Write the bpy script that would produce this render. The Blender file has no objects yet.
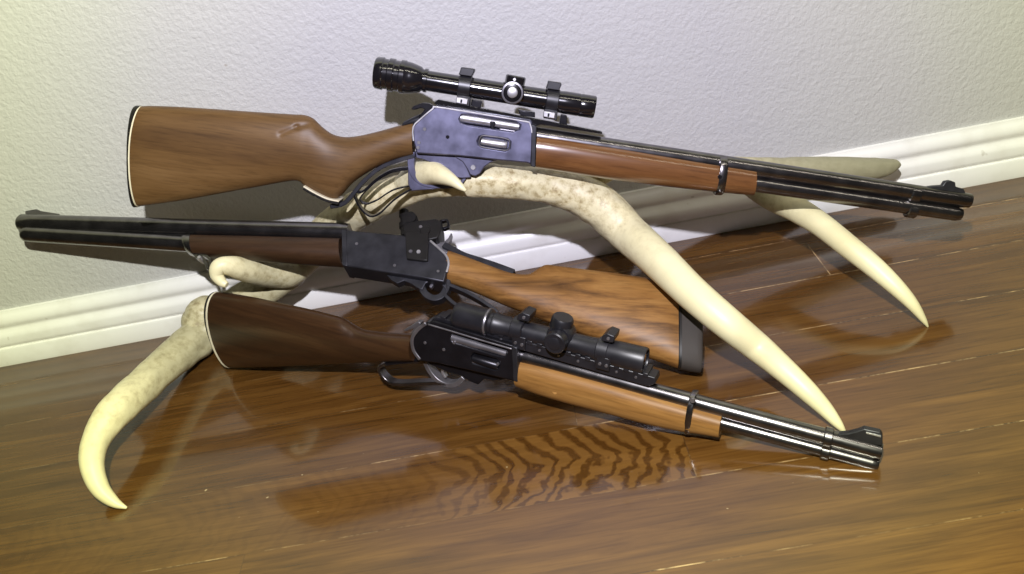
import bpy, bmesh, math, random
from mathutils import Vector, Matrix, noise
random.seed(4)
S = bpy.context.scene
COL = S.collection
V = Vector

# ------------------------------------------------------------------ camera
YAW, PITCH, ROLL, DIST, HGT, FPX = -0.0577, 0.5585, 0.2138, 0.998, 0.590, 800.0
Fw = V((math.sin(YAW)*math.cos(PITCH), math.cos(YAW)*math.cos(PITCH), -math.sin(PITCH)))
R0 = Fw.cross(V((0, 0, 1))).normalized(); U0 = R0.cross(Fw)
Rt = R0*math.cos(ROLL) - U0*math.sin(ROLL)
Up = U0*math.cos(ROLL) + R0*math.sin(ROLL)
CP = V((0, -DIST, HGT))
cd = bpy.data.cameras.new('camera'); cam = bpy.data.objects.new('camera', cd); COL.objects.link(cam)
cd.sensor_width = 36; cd.lens = 36*FPX/1024; cd.clip_start = .01
M = Matrix((Rt, Up, -Fw)).transposed().to_4x4(); M.translation = CP
cam.matrix_world = M
S.camera = cam

def ray(px, py):
    return Fw + Rt*((px-512)/FPX) - Up*((py-287)/FPX)
def at_y(px, py, y):
    d = ray(px, py); return CP + d*((y-CP.y)/d.y)
def at_z(px, py, z):
    d = ray(px, py); return CP + d*((z-CP.z)/d.z)

# ------------------------------------------------------------------ materials
def new_mat(name):
    m = bpy.data.materials.new(name); m.use_nodes = True
    nt = m.node_tree; b = nt.nodes['Principled BSDF']
    return m, nt, b
def N(nt, t, **kw):
    n = nt.nodes.new(t)
    for k, v in kw.items():
        if k in n.inputs.keys(): n.inputs[k].default_value = v
        else: setattr(n, k, v)
    return n
def ramp(nt, stops):
    r = nt.nodes.new('ShaderNodeValToRGB'); e = r.color_ramp.elements
    while len(e) < len(stops): e.new(.5)
    for i, (p, c) in enumerate(stops):
        e[i].position = p; e[i].color = (*c, 1) if len(c) == 3 else c
    return r
def math_n(nt, op, a, b=None, c=None):
    n = nt.nodes.new('ShaderNodeMath'); n.operation = op
    for i, v in enumerate((a, b, c)):
        if v is None: continue
        if isinstance(v, (int, float)): n.inputs[i].default_value = v
        else: nt.links.new(v, n.inputs[i])
    return n.outputs[0]
def mixc(nt, f, a, b, blend='MIX'):
    n = nt.nodes.new('ShaderNodeMix'); n.data_type = 'RGBA'; n.blend_type = blend
    for i, v in ((0, f), (6, a), (7, b)):
        if isinstance(v, (int, float)): n.inputs[i].default_value = v
        elif isinstance(v, tuple): n.inputs[i].default_value = (*v, 1)
        else: nt.links.new(v, n.inputs[i])
    return n.outputs[2]

def metal(name, col, rough=.3, metallic=.9, bump=.0, spec=.5, coat=0., var=.25):
    m, nt, b = new_mat(name)
    tc = N(nt, 'ShaderNodeTexCoord'); n = N(nt, 'ShaderNodeTexNoise', Scale=60.0, Detail=5.0)
    nt.links.new(tc.outputs['Object'], n.inputs['Vector'])
    r = ramp(nt, [(.3, tuple(c*(1-var) for c in col)), (.75, tuple(min(1, c*(1+var)) for c in col))])
    nt.links.new(n.outputs['Fac'], r.inputs['Fac']); nt.links.new(r.outputs['Color'], b.inputs['Base Color'])
    rr = N(nt, 'ShaderNodeMapRange'); rr.inputs[3].default_value = rough*.8; rr.inputs[4].default_value = rough*1.25
    nt.links.new(n.outputs['Fac'], rr.inputs[0]); nt.links.new(rr.outputs[0], b.inputs['Roughness'])
    b.inputs['Metallic'].default_value = metallic; b.inputs['Specular IOR Level'].default_value = spec
    b.inputs['Coat Weight'].default_value = coat; b.inputs['Coat Roughness'].default_value = .08
    if bump:
        bn = N(nt, 'ShaderNodeBump', Strength=bump, Distance=.0006)
        n2 = N(nt, 'ShaderNodeTexNoise', Scale=900.0, Detail=2.0)
        nt.links.new(tc.outputs['Object'], n2.inputs['Vector'])
        nt.links.new(n2.outputs['Fac'], bn.inputs['Height']); nt.links.new(bn.outputs[0], b.inputs['Normal'])
    return m

def wood(name, dark, mid, light, scale=1., rough=.45, coat=.0, streak=1.):
    m, nt, b = new_mat(name)
    tc = N(nt, 'ShaderNodeTexCoord'); mp = N(nt, 'ShaderNodeMapping')
    mp.inputs['Scale'].default_value = (3*scale, 22*scale, 22*scale)
    mp.inputs['Rotation'].default_value = (0, .06, 0)
    nt.links.new(tc.outputs['Object'], mp.inputs['Vector'])
    n = N(nt, 'ShaderNodeTexNoise', Scale=1.6, Detail=6.0, Roughness=.62, Distortion=1.1*streak)
    nt.links.new(mp.outputs[0], n.inputs['Vector'])
    r = ramp(nt, [(.25, dark), (.48, mid), (.72, light)])
    nt.links.new(n.outputs['Fac'], r.inputs['Fac'])
    mp2 = N(nt, 'ShaderNodeMapping'); mp2.inputs['Scale'].default_value = (16, 260, 260)
    nt.links.new(tc.outputs['Object'], mp2.inputs['Vector'])
    n2 = N(nt, 'ShaderNodeTexNoise', Scale=1.5, Detail=3.0, Roughness=.6)
    nt.links.new(mp2.outputs[0], n2.inputs['Vector'])
    r2 = ramp(nt, [(.3, (.62, .6, .58)), (.52, (1, 1, 1))])
    nt.links.new(n2.outputs['Fac'], r2.inputs['Fac'])
    c = mixc(nt, .7, r.outputs['Color'], r2.outputs['Color'], 'MULTIPLY')
    # small pale handling scratches
    n3 = N(nt, 'ShaderNodeTexNoise', Scale=38.0, Detail=3.0, Roughness=.5)
    nt.links.new(tc.outputs['Object'], n3.inputs['Vector'])
    r3 = ramp(nt, [(.77, (0, 0, 0)), (.80, (1, 1, 1))]); nt.links.new(n3.outputs['Fac'], r3.inputs['Fac'])
    c = mixc(nt, math_n(nt, 'MULTIPLY', r3.outputs['Color'], .35), c, tuple(min(1, x*2.6+.03) for x in light))
    nt.links.new(c, b.inputs['Base Color'])
    b.inputs['Roughness'].default_value = rough
    b.inputs['Coat Weight'].default_value = coat; b.inputs['Coat Roughness'].default_value = .2; b.inputs['Specular IOR Level'].default_value = .32
    bn = N(nt, 'ShaderNodeBump', Strength=.12, Distance=.0004)
    nt.links.new(n2.outputs['Fac'], bn.inputs['Height']); nt.links.new(bn.outputs[0], b.inputs['Normal'])
    return m

MT = {}
MT['blued'] = metal('blued_steel', (.19, .18, .188), .24, .97)
MT['case'] = metal('blued_receiver_steel', (.15, .15, .225), .42, .75, var=.3)
MT['matte'] = metal('matte_blued_steel', (.048, .048, .056), .42, .7)
MT['dark'] = metal('dark_receiver_steel', (.022, .021, .026), .3, .7)
MT['gloss'] = metal('gloss_black_anodised', (.012, .011, .013), .16, .2, spec=.8, coat=.6)
MT['satin'] = metal('satin_black_anodised', (.014, .0135, .017), .38, .1, spec=.6)
MT['silver'] = metal('bright_steel', (.50, .49, .50), .42, .8)
MT['grey'] = metal('worn_grey_steel', (.26, .25, .27), .38, .8)
MT['plastic'] = metal('black_plastic', (.012, .011, .010), .45, 0., var=.1, spec=.3)
MT['rubber'] = metal('brown_rubber', (.036, .029, .024), .7, 0., var=.15)
MT['cream'] = metal('cream_spacer_plastic', (.72, .66, .48), .5, 0., var=.08)
MT['glass'] = metal('coated_lens', (.05, .05, .09), .05, .0, spec=1., coat=1.)
MT['wood1'] = wood('walnut_light_brown', (.080, .040, .014), (.125, .066, .023), (.165, .092, .036))
MT['wood1f'] = wood('walnut_red_brown', (.085, .034, .012), (.16, .067, .022), (.25, .115, .04), rough=.3, coat=1.)
MT['wood2'] = wood('walnut_honey', (.05, .020, .006), (.235, .110, .028), (.36, .19, .055), streak=1.6)
MT['wood2f'] = wood('walnut_deep_brown', (.020, .010, .005), (.042, .020, .009), (.066, .032, .014))
MT['wood3'] = wood('walnut_dark', (.020, .009, .004), (.040, .018, .007), (.062, .029, .011), rough=.38, coat=.25)
MT['wood3f'] = wood('walnut_golden', (.13, .056, .014), (.26, .125, .032), (.36, .19, .055))

def antler_mat():
    m, nt, b = new_mat('antler_bone')
    at = N(nt, 'ShaderNodeAttribute'); at.attribute_name = 'polish'
    tc = N(nt, 'ShaderNodeTexCoord')
    n = N(nt, 'ShaderNodeTexNoise', Scale=110.0, Detail=5.0, Roughness=.65); nt.links.new(tc.outputs['Object'], n.inputs['Vector'])
    n2 = N(nt, 'ShaderNodeTexNoise', Scale=14.0, Detail=4.0); nt.links.new(tc.outputs['Object'], n2.inputs['Vector'])
    r = ramp(nt, [(.33, (.28, .20, .09)), (.43, (.54, .46, .25)), (.56, (.74, .67, .42))])
    nt.links.new(n.outputs['Fac'], r.inputs['Fac'])
    r2 = ramp(nt, [(.3, (.72, .65, .38)), (.7, (.83, .78, .50))]); nt.links.new(n2.outputs['Fac'], r2.inputs['Fac'])
    sepc = N(nt, 'ShaderNodeSeparateColor'); nt.links.new(at.outputs['Color'], sepc.inputs[0])
    f = math_n(nt, 'ADD', sepc.outputs[0], math_n(nt, 'MULTIPLY', math_n(nt, 'SUBTRACT', n2.outputs['Fac'], .5), .5))
    f = math_n(nt, 'MINIMUM', math_n(nt, 'MAXIMUM', f, 0.), 1.)
    c = mixc(nt, f, r.outputs['Color'], r2.outputs['Color'])
    # darker olive-brown tone, strongest at the basal end of the beam
    c = mixc(nt, sepc.outputs[1], c, mixc(nt, n.outputs['Fac'], (.27, .255, .155), (.38, .36, .235)))
    nt.links.new(c, b.inputs['Base Color'])
    b.inputs['Roughness'].default_value = .45
    bn = N(nt, 'ShaderNodeBump', Strength=.5, Distance=.0015)
    h = math_n(nt, 'MULTIPLY', n.outputs['Fac'], math_n(nt, 'SUBTRACT', 1.1, f))
    nt.links.new(h, bn.inputs['Height']); nt.links.new(bn.outputs[0], b.inputs['Normal'])
    return m
MT['antler'] = antler_mat()

def wall_mat():
    m, nt, b = new_mat('textured_white_paint')
    tc = N(nt, 'ShaderNodeTexCoord')
    n = N(nt, 'ShaderNodeTexNoise', Scale=150.0, Detail=3.0, Roughness=.6, Distortion=.2); nt.links.new(tc.outputs['Object'], n.inputs['Vector'])
    n2 = N(nt, 'ShaderNodeTexNoise', Scale=34.0, Detail=3.0); nt.links.new(tc.outputs['Object'], n2.inputs['Vector'])
    h = math_n(nt, 'ADD', n.outputs['Fac'], math_n(nt, 'MULTIPLY', n2.outputs['Fac'], .6))
    bn = N(nt, 'ShaderNodeBump', Strength=.5, Distance=.0035)
    nt.links.new(h, bn.inputs['Height']); nt.links.new(bn.outputs[0], b.inputs['Normal'])
    n3 = N(nt, 'ShaderNodeTexNoise', Scale=24.0, Detail=1.5); nt.links.new(tc.outputs['Object'], n3.inputs['Vector'])
    r3 = ramp(nt, [(.775, (0, 0, 0)), (.80, (1, 1, 1))]); nt.links.new(n3.outputs['Fac'], r3.inputs['Fac'])
    nt.links.new(mixc(nt, math_n(nt, 'MULTIPLY', r3.outputs['Color'], .8), (.56, .557, .555), (.20, .12, .05)), b.inputs['Base Color'])
    b.inputs['Roughness'].default_value = .55
    return m
def trim_mat():
    m, nt, b = new_mat('white_gloss_trim')
    tc = N(nt, 'ShaderNodeTexCoord'); n = N(nt, 'ShaderNodeTexNoise', Scale=30.0, Detail=5.0)
    nt.links.new(tc.outputs['Object'], n.inputs['Vector'])
    r = ramp(nt, [(.2, (.84, .825, .78)), (.5, (.93, .925, .90))]); nt.links.new(n.outputs['Fac'], r.inputs['Fac'])
    n2 = N(nt, 'ShaderNodeTexNoise', Scale=55.0, Detail=2.0); nt.links.new(tc.outputs['Object'], n2.inputs['Vector'])
    r2 = ramp(nt, [(.73, (0, 0, 0)), (.77, (1, 1, 1))]); nt.links.new(n2.outputs['Fac'], r2.inputs['Fac'])
    nt.links.new(mixc(nt, math_n(nt, 'MULTIPLY', r2.outputs['Color'], .35), r.outputs['Color'], (.36, .31, .22)), b.inputs['Base Color'])
    b.inputs['Roughness'].default_value = .3
    return m

PW, SEAM = .0965, -.3573
def floor_mat():
    m, nt, b = new_mat('varnished_oak_planks')
    tc = N(nt, 'ShaderNodeTexCoord'); sx = N(nt, 'ShaderNodeSeparateXYZ'); nt.links.new(tc.outputs['Object'], sx.inputs[0])
    X, Y = sx.outputs[0], sx.outputs[1]
    rowf = math_n(nt, 'DIVIDE', math_n(nt, 'SUBTRACT', Y, SEAM), PW)
    row = math_n(nt, 'FLOOR', rowf); fy = math_n(nt, 'SUBTRACT', rowf, row)
    # joint offset for each row: pseudo random, row -1 has its joint where the short board ends
    off = math_n(nt, 'FRACT', math_n(nt, 'MULTIPLY', math_n(nt, 'SINE', math_n(nt, 'MULTIPLY', row, 12.9898)), 43.5453))
    LEN = .92
    isr = math_n(nt, 'COMPARE', row, -1.0, .1)
    target = (.1035 % LEN)/LEN
    offm = N(nt, 'ShaderNodeMix'); offm.data_type = 'FLOAT'
    nt.links.new(isr, offm.inputs[0]); nt.links.new(off, offm.inputs[2]); offm.inputs[3].default_value = 1-target
    colf = math_n(nt, 'ADD', math_n(nt, 'DIVIDE', X, LEN), offm.outputs[0])
    coli = math_n(nt, 'FLOOR', colf); fx = math_n(nt, 'SUBTRACT', colf, coli)
    pid = N(nt, 'ShaderNodeCombineXYZ'); nt.links.new(row, pid.inputs[0]); nt.links.new(coli, pid.inputs[1])
    wn = N(nt, 'ShaderNodeTexWhiteNoise'); wn.noise_dimensions = '3D'; nt.links.new(pid.outputs[0], wn.inputs['Vector'])
    # grain coordinates shifted plank by plank
    sc = N(nt, 'ShaderNodeVectorMath'); sc.operation = 'MULTIPLY'; sc.inputs[1].default_value = (3.2, 46, 1)
    nt.links.new(tc.outputs['Object'], sc.inputs[0])
    sh = N(nt, 'ShaderNodeVectorMath'); sh.operation = 'MULTIPLY_ADD'
    nt.links.new(wn.outputs['Color'], sh.inputs[0]); sh.inputs[1].default_value = (37, 53, 71); nt.links.new(sc.outputs[0], sh.inputs[2])
    g = N(nt, 'ShaderNodeTexNoise', Scale=1.6, Detail=6.0, Roughness=.62, Distortion=.6); nt.links.new(sh.outputs[0], g.inputs['Vector'])
    base = ramp(nt, [(.24, (.052, .021, .0045)), (.46, (.088, .038, .0085)), (.74, (.145, .068, .016))])
    nt.links.new(g.outputs['Fac'], base.inputs['Fac'])
    # fine pores
    sc2 = N(nt, 'ShaderNodeVectorMath'); sc2.operation = 'MULTIPLY'; sc2.inputs[1].default_value = (11, 230, 1)
    nt.links.new(tc.outputs['Object'], sc2.inputs[0])
    g2 = N(nt, 'ShaderNodeTexNoise', Scale=1.4, Detail=3.0); nt.links.new(sc2.outputs[0], g2.inputs['Vector'])
    pr = ramp(nt, [(.36, (.52, .46, .40)), (.50, (1, 1, 1))]); nt.links.new(g2.outputs['Fac'], pr.inputs['Fac'])
    c = mixc(nt, .42, base.outputs['Color'], pr.outputs['Color'], 'MULTIPLY')
    # cathedral (flat sawn) rings
    n4 = N(nt, 'ShaderNodeTexNoise', Scale=26.0, Detail=3.0, Roughness=.6); nt.links.new(tc.outputs['Object'], n4.inputs['Vector'])
    yc = math_n(nt, 'ABSOLUTE', math_n(nt, 'SUBTRACT', fy, math_n(nt, 'ADD', .52, math_n(nt, 'MULTIPLY', math_n(nt, 'SUBTRACT', n4.outputs['Fac'], .5), .35))))
    n5 = N(nt, 'ShaderNodeTexNoise', Scale=11.0, Detail=2.0, Roughness=.5); nt.links.new(tc.outputs['Object'], n5.inputs['Vector'])
    ph = math_n(nt, 'ADD', math_n(nt, 'MULTIPLY', X, 300.), math_n(nt, 'MULTIPLY', yc, 22.))
    ph = math_n(nt, 'ADD', ph, math_n(nt, 'MULTIPLY', n4.outputs['Fac'], 16.))
    ph = math_n(nt, 'ADD', ph, math_n(nt, 'MULTIPLY', n5.outputs['Fac'], 22.))
    rg = math_n(nt, 'MULTIPLY_ADD', math_n(nt, 'SINE', ph), .5, .5)
    rr = ramp(nt, [(.15, (.42, .36, .30)), (.62, (1.0, 1.0, 1.0))]); nt.links.new(rg, rr.inputs['Fac'])
    short = math_n(nt, 'MULTIPLY', isr, math_n(nt, 'LESS_THAN', X, .1035))
    short = math_n(nt, 'MULTIPLY', short, math_n(nt, 'MULTIPLY', math_n(nt, 'MINIMUM', math_n(nt, 'MAXIMUM', math_n(nt, 'MULTIPLY', math_n(nt, 'ADD', X, .19), 8.), .12), 1.), 1.))
    short = math_n(nt, 'MULTIPLY', short, .9)
    c = mixc(nt, short, c, mixc(nt, 1., mixc(nt, .5, c, (.20, .095, .022)), rr.outputs['Color'], 'MULTIPLY'))
    # tone per plank
    tone = N(nt, 'ShaderNodeMapRange'); tone.inputs[3].default_value = .84; tone.inputs[4].default_value = 1.16
    nt.links.new(wn.outputs['Value'], tone.inputs[0])
    hsv = N(nt, 'ShaderNodeHueSaturation'); nt.links.new(c, hsv.inputs['Color']); nt.links.new(tone.outputs[0], hsv.inputs['Value'])
    c = hsv.outputs['Color']
    # seams, partly dark partly filled with pale dust
    e1 = math_n(nt, 'MINIMUM', fy, math_n(nt, 'SUBTRACT', 1., fy)); e1 = math_n(nt, 'MULTIPLY', e1, PW)
    e2 = math_n(nt, 'MINIMUM', fx, math_n(nt, 'SUBTRACT', 1., fx)); e2 = math_n(nt, 'MULTIPLY', e2, LEN)
    e = math_n(nt, 'MINIMUM', e1, e2)
    seam = math_n(nt, 'LESS_THAN', e, .0007)
    ds = N(nt, 'ShaderNodeTexNoise', Scale=22.0, Detail=4.0, Roughness=.7); nt.links.new(tc.outputs['Object'], ds.inputs['Vector'])
    dr = ramp(nt, [(.46, (.05, .024, .008)), (.60, (.50, .34, .17))]); nt.links.new(ds.outputs['Fac'], dr.inputs['Fac'])
    lf = N(nt, 'ShaderNodeTexNoise', Scale=3.1, Detail=1.0); nt.links.new(tc.outputs['Object'], lf.inputs['Vector'])
    lr = N(nt, 'ShaderNodeMapRange'); lr.inputs[1].default_value = .40; lr.inputs[2].default_value = .56; lr.inputs[3].default_value = .12; lr.inputs[4].default_value = .85
    nt.links.new(math_n(nt, 'ADD', lf.outputs['Fac'], math_n(nt, 'MULTIPLY', X, .18)), lr.inputs[0])
    c = mixc(nt, math_n(nt, 'MULTIPLY', seam, lr.outputs[0]), c, dr.outputs['Color'])
    # crumbs and dents
    sp = N(nt, 'ShaderNodeTexNoise', Scale=120.0, Detail=1.0); nt.links.new(tc.outputs['Object'], sp.inputs['Vector'])
    spr = ramp(nt, [(.80, (0, 0, 0)), (.83, (1, 1, 1))]); nt.links.new(sp.outputs['Fac'], spr.inputs['Fac'])
    c = mixc(nt, math_n(nt, 'MULTIPLY', spr.outputs['Color'], .8), c, (.5, .38, .22))
    nt.links.new(c, b.inputs['Base Color'])
    rn = N(nt, 'ShaderNodeTexNoise', Scale=9.0, Detail=5.0); nt.links.new(tc.outputs['Object'], rn.inputs['Vector'])
    ro = N(nt, 'ShaderNodeMapRange'); ro.inputs[3].default_value = .12; ro.inputs[4].default_value = .2
    nt.links.new(rn.outputs['Fac'], ro.inputs[0]); nt.links.new(ro.outputs[0], b.inputs['Roughness'])
    b.inputs['Specular IOR Level'].default_value = .5
    b.inputs['Coat Weight'].default_value = .6; b.inputs['Coat Roughness'].default_value = .06
    bn = N(nt, 'ShaderNodeBump', Strength=.2, Distance=.0008)
    hh = math_n(nt, 'SUBTRACT', math_n(nt, 'MULTIPLY', g2.outputs['Fac'], .15), math_n(nt, 'MULTIPLY', seam, 1.))
    hh = math_n(nt, 'ADD', hh, math_n(nt, 'MULTIPLY', rn.outputs['Fac'], .8))
    nt.links.new(hh, bn.inputs['Height']); nt.links.new(bn.outputs[0], b.inputs['Normal'])
    return m

# ------------------------------------------------------------------ object helpers
def link(name, me, mat, parent=None, smooth=True, bevel=0.):
    o = bpy.data.objects.new(name, me); COL.objects.link(o)
    if mat: me.materials.append(mat)
    if parent: o.parent = parent
    if smooth:
        for p in me.polygons: p.use_smooth = True
    if bevel:
        b = o.modifiers.new('bevel', 'BEVEL'); b.width = bevel; b.segments = 2; b.limit_method = 'ANGLE'
        b.angle_limit = math.radians(30); b.harden_normals = False
    if smooth:
        try: me.set_sharp_from_angle(angle=math.radians(38))
        except Exception: pass
    return o
def finish(bm, name):
    bmesh.ops.recalc_face_normals(bm, faces=bm.faces[:])
    me = bpy.data.meshes.new(name); bm.to_mesh(me); bm.free(); return me
def tag(o, label, cat, group=None):
    o['label'] = label; o['category'] = cat
    if group: o['group'] = group

def catmull(pts, sub):
    """pts: list of tuples -> smooth resample"""
    out = []; n = len(pts)
    for i in range(n-1):
        p0 = pts[max(i-1, 0)]; p1 = pts[i]; p2 = pts[i+1]; p3 = pts[min(i+2, n-1)]
        for k in range(sub):
            t = k/sub
            out.append(tuple(.5*(2*b+(c-a)*t+(2*a-5*b+4*c-d)*t*t+(3*b-a-3*c+d)*t**3) for a, b, c, d in zip(p0, p1, p2, p3)))
    out.append(tuple(pts[-1])); return out

def add_rings(bm, rings, cap=True, closed=False):
    vr = [[bm.verts.new(p) for p in r] for r in rings]
    n = len(vr[0]); m = len(vr)
    for i in range(m if closed else m-1):
        a, b = vr[i], vr[(i+1) % m]
        for j in range(n):
            bm.faces.new((a[j], a[(j+1) % n], b[(j+1) % n], b[j]))
    if cap and not closed:
        bm.faces.new(vr[0][::-1]); bm.faces.new(vr[-1])
    return vr

class Gun:
    """local frame: +x to the muzzle, +z to the sights, y to the gun's left"""
    def __init__(s, name, A, X, Z, near):
        X = X.normalized(); Z = (Z - X*Z.dot(X)).normalized(); Y = Z.cross(X)
        s.A, s.X, s.Y, s.Z, s.near = A, X, Y, Z, near       # near = sign of y facing the room
        s.root = bpy.data.objects.new(name, None); COL.objects.link(s.root)
        s.root.empty_display_size = .05
        m = Matrix((X, Y, Z)).transposed().to_4x4(); m.translation = A
        s.root.matrix_world = m
    def L(s, px, py, yo=0.):
        yo = yo*s.near
        d = ray(px, py); P0 = s.A + s.Y*yo
        P = CP + d*((P0-CP).dot(s.Y)/d.dot(s.Y)) - s.A
        return P.dot(s.X), P.dot(s.Z)
    def sc(s, px, py, yo=0.):
        a = s.L(px, py-3, yo); b = s.L(px, py+3, yo); return math.hypot(a[0]-b[0], a[1]-b[1])/6
    # --- part makers
    def prism(s, name, poly, y0, y1, mat, parent=None, bevel=.0008, yo=None, smooth_sub=0):
        if yo is None: yo = max(y0, y1)
        pts = [s.L(x, y, yo) for x, y in poly]
        if smooth_sub:
            q = catmull(pts+[pts[0]], smooth_sub)[:-1]; pts = q
        bm = bmesh.new(); vs = [bm.verts.new((x, y0*s.near, z)) for x, z in pts]
        f = bm.faces.new(vs); r = bmesh.ops.extrude_face_region(bm, geom=[f])
        for v in r['geom']:
            if isinstance(v, bmesh.types.BMVert): v.co.y = y1*s.near
        return link(name, finish(bm, name), mat, parent or s.root, True, bevel)
    def loft(s, name, pairs, mat, parent=None, sub=6, nseg=36, grooves=(), dents=()):
        """pairs: (top px, top py, bottom px, bottom py, half width m, exponent)"""
        P = []
        for q in pairs:
            tx, ty, bx, by, w, e = q[:6]; bow = (q[6] if len(q) > 6 else 0)*s.sc(tx, ty)
            P.append((*s.L(tx, ty), *s.L(bx, by), w, e, bow*(s.X.dot(Rt) > 0 or -1)))
        P = catmull(P, sub) if sub > 1 else P
        bm = bmesh.new(); rings = []
        for tx, tz, bx, bz, w, e, bow in P:
            r = []
            for k in range(nseg):
                a = 2*math.pi*k/nseg; ca, sa = math.cos(a), math.sin(a)
                u = math.copysign(abs(ca)**(2/e), ca); v = math.copysign(abs(sa)**(2/e), sa)
                t = (1-u)/2
                r.append((tx+(bx-tx)*t+bow*4*t*(1-t)*(1.25-.5*t), w*v, tz+(bz-tz)*t))
            rings.append(r)
        add_rings(bm, rings)
        for (ax, ay, bx, by, rad, dep) in grooves:
            a = V(s.L(ax, ay, .015)); b_ = V(s.L(bx, by, .015)); d = b_-a
            for v in bm.verts:
                p = V((v.co.x, v.co.z)); t = max(0, min(1, (p-a).dot(d)/d.length_squared))
                q = (p-(a+d*t)).length
                if q < rad*3: v.co.y *= 1-dep*math.exp(-(q/rad)**2)
        return link(name, finish(bm, name), mat, parent or s.root)
    def lathe(s, name, p0, p1, prof, mat, parent=None, yo=0., n=32, rscale=1.):
        """axis between two pixels; prof = (t along axis, radius in px)"""
        a = s.L(*p0, yo); b = s.L(*p1, yo)
        A_ = V((a[0], yo*s.near, a[1])); B_ = V((b[0], yo*s.near, b[1])); d = B_-A_
        ax = d.normalized(); e1 = V((0, 1, 0)); e2 = ax.cross(e1)
        k0 = s.sc(*p0, yo); k1 = s.sc(*p1, yo)
        bm = bmesh.new(); rings = []
        for t, r in prof:
            c = A_+d*t; r *= (k0+(k1-k0)*t)*rscale
            rings.append([c+e1*r*math.cos(2*math.pi*k/n)+e2*r*math.sin(2*math.pi*k/n) for k in range(n)])
        add_rings(bm, rings)
        return link(name, finish(bm, name), mat, parent or s.root)
    def knob(s, name, c, rpx, y0, y1, mat, parent=None, prof=None, n=28):
        """disc whose axis is the gun's lateral axis"""
        x, z = s.L(*c, y1); r = rpx*s.sc(*c, y1)
        bm = bmesh.new(); rings = []
        for t, f in (prof or [(0, 1), (.8, 1), (1, .88)]):
            y = (y0+(y1-y0)*t)*s.near
            rings.append([(x+r*f*math.cos(2*math.pi*k/n), y, z+r*f*math.sin(2*math.pi*k/n)) for k in range(n)])
        add_rings(bm, rings)
        return link(name, finish(bm, name), mat, parent or s.root)
    def vknob(s, name, c0, c1, prof, mat, parent=None, yo=0., n=28):
        return s.lathe(name, c0, c1, prof, mat, parent, yo, n)
    def strap(s, name, path, thick, halfw, mat, parent=None, closed=False, sub=5, yo=None, yc=0., bevel=.0006):
        """flat band following a pixel path; thick in px, halfw lateral m"""
        if yo is None: yo = halfw
        P = [(*s.L(p[0], p[1], yo), (p[2] if len(p) > 2 else thick)*s.sc(p[0], p[1], yo)) for p in path]
        if closed: P = catmull(P+[P[0]], sub)[:-1]
        else: P = catmull(P, sub)
        n = len(P); rings = []
        for i, (x, z, t) in enumerate(P):
            a = P[(i-1) % n] if (closed or i) else P[i]; b = P[(i+1) % n] if (closed or i < n-1) else P[i]
            d = V((b[0]-a[0], b[1]-a[1])).normalized(); nn = V((-d.y, d.x))*t/2
            w = halfw
            y = yc*s.near
            rings.append([(x+nn.x, y-w, z+nn.y), (x+nn.x, y+w, z+nn.y), (x-nn.x, y+w, z-nn.y), (x-nn.x, y-w, z-nn.y)])
        bm = bmesh.new(); add_rings(bm, rings, True, closed)
        return link(name, finish(bm, name), mat, parent or s.root, True, bevel)

def cut(obj, cutter):
    """boolean difference baked into the mesh; the cutter is removed"""
    bpy.context.view_layer.update()
    md = obj.modifiers.new('cut', 'BOOLEAN'); md.operation = 'DIFFERENCE'; md.object = cutter; md.solver = 'EXACT'
    others = [m for m in obj.modifiers if m.type == 'BEVEL']; st = [(m.width, m.segments) for m in others]
    for m in others: obj.modifiers.remove(m)
    dg = bpy.context.evaluated_depsgraph_get(); dg.update()
    me = bpy.data.meshes.new_from_object(obj.evaluated_get(dg))
    old = obj.data; obj.modifiers.clear(); obj.data = me
    mats = [m for m in me.materials]
    me.materials.clear(); me.materials.append(old.materials[0])
    for p in me.polygons: p.material_index = 0
    me.set_sharp_from_angle(angle=math.radians(38))
    bpy.data.objects.remove(cutter)
    for w, sg in st:
        b = obj.modifiers.new('bevel', 'BEVEL'); b.width = w; b.segments = sg; b.limit_method = 'ANGLE'; b.angle_limit = math.radians(40)

# ------------------------------------------------------------------ room
def box_obj(name, lo, hi, mat):
    bm = bmesh.new(); bmesh.ops.create_cube(bm, size=1)
    for v in bm.verts: v.co = V(((lo[i]+hi[i])/2+v.co[i]*(hi[i]-lo[i]) for i in range(3)))
    o = link(name, finish(bm, name), mat, None, False); o['kind'] = 'structure'; return o
box_obj('floor', (-2.2, -2.6, -.03), (2.2, .0, 0), floor_mat())
box_obj('wall_back', (-2.2, 0, -.03), (2.2, .1, 2.4), wall_mat())
prof = [(0, 0), (-.0155, 0), (-.0160, .002), (-.0160, .0265), (-.0150, .0285), (-.0128, .0292), (-.0128, .0310), (-.0142, .0325),
        (-.0146, .037), (-.0146, .0455), (-.0138, .0490), (-.0112, .0525), (-.0085, .0560), (-.0080, .0590), (-.0092, .0615),
        (-.0108, .0650), (-.0110, .0690), (-.0098, .0740), (-.0070, .0785), (-.0045, .0815), (-.0040, .0840), (0, .0846)]
bm = bmesh.new()
add_rings(bm, [[(x, y, z) for y, z in prof] for x in (-2.2, 2.2)])
o = link('baseboard_back', finish(bm, 'baseboard'), trim_mat(), None, True); o['kind'] = 'structure'

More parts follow.
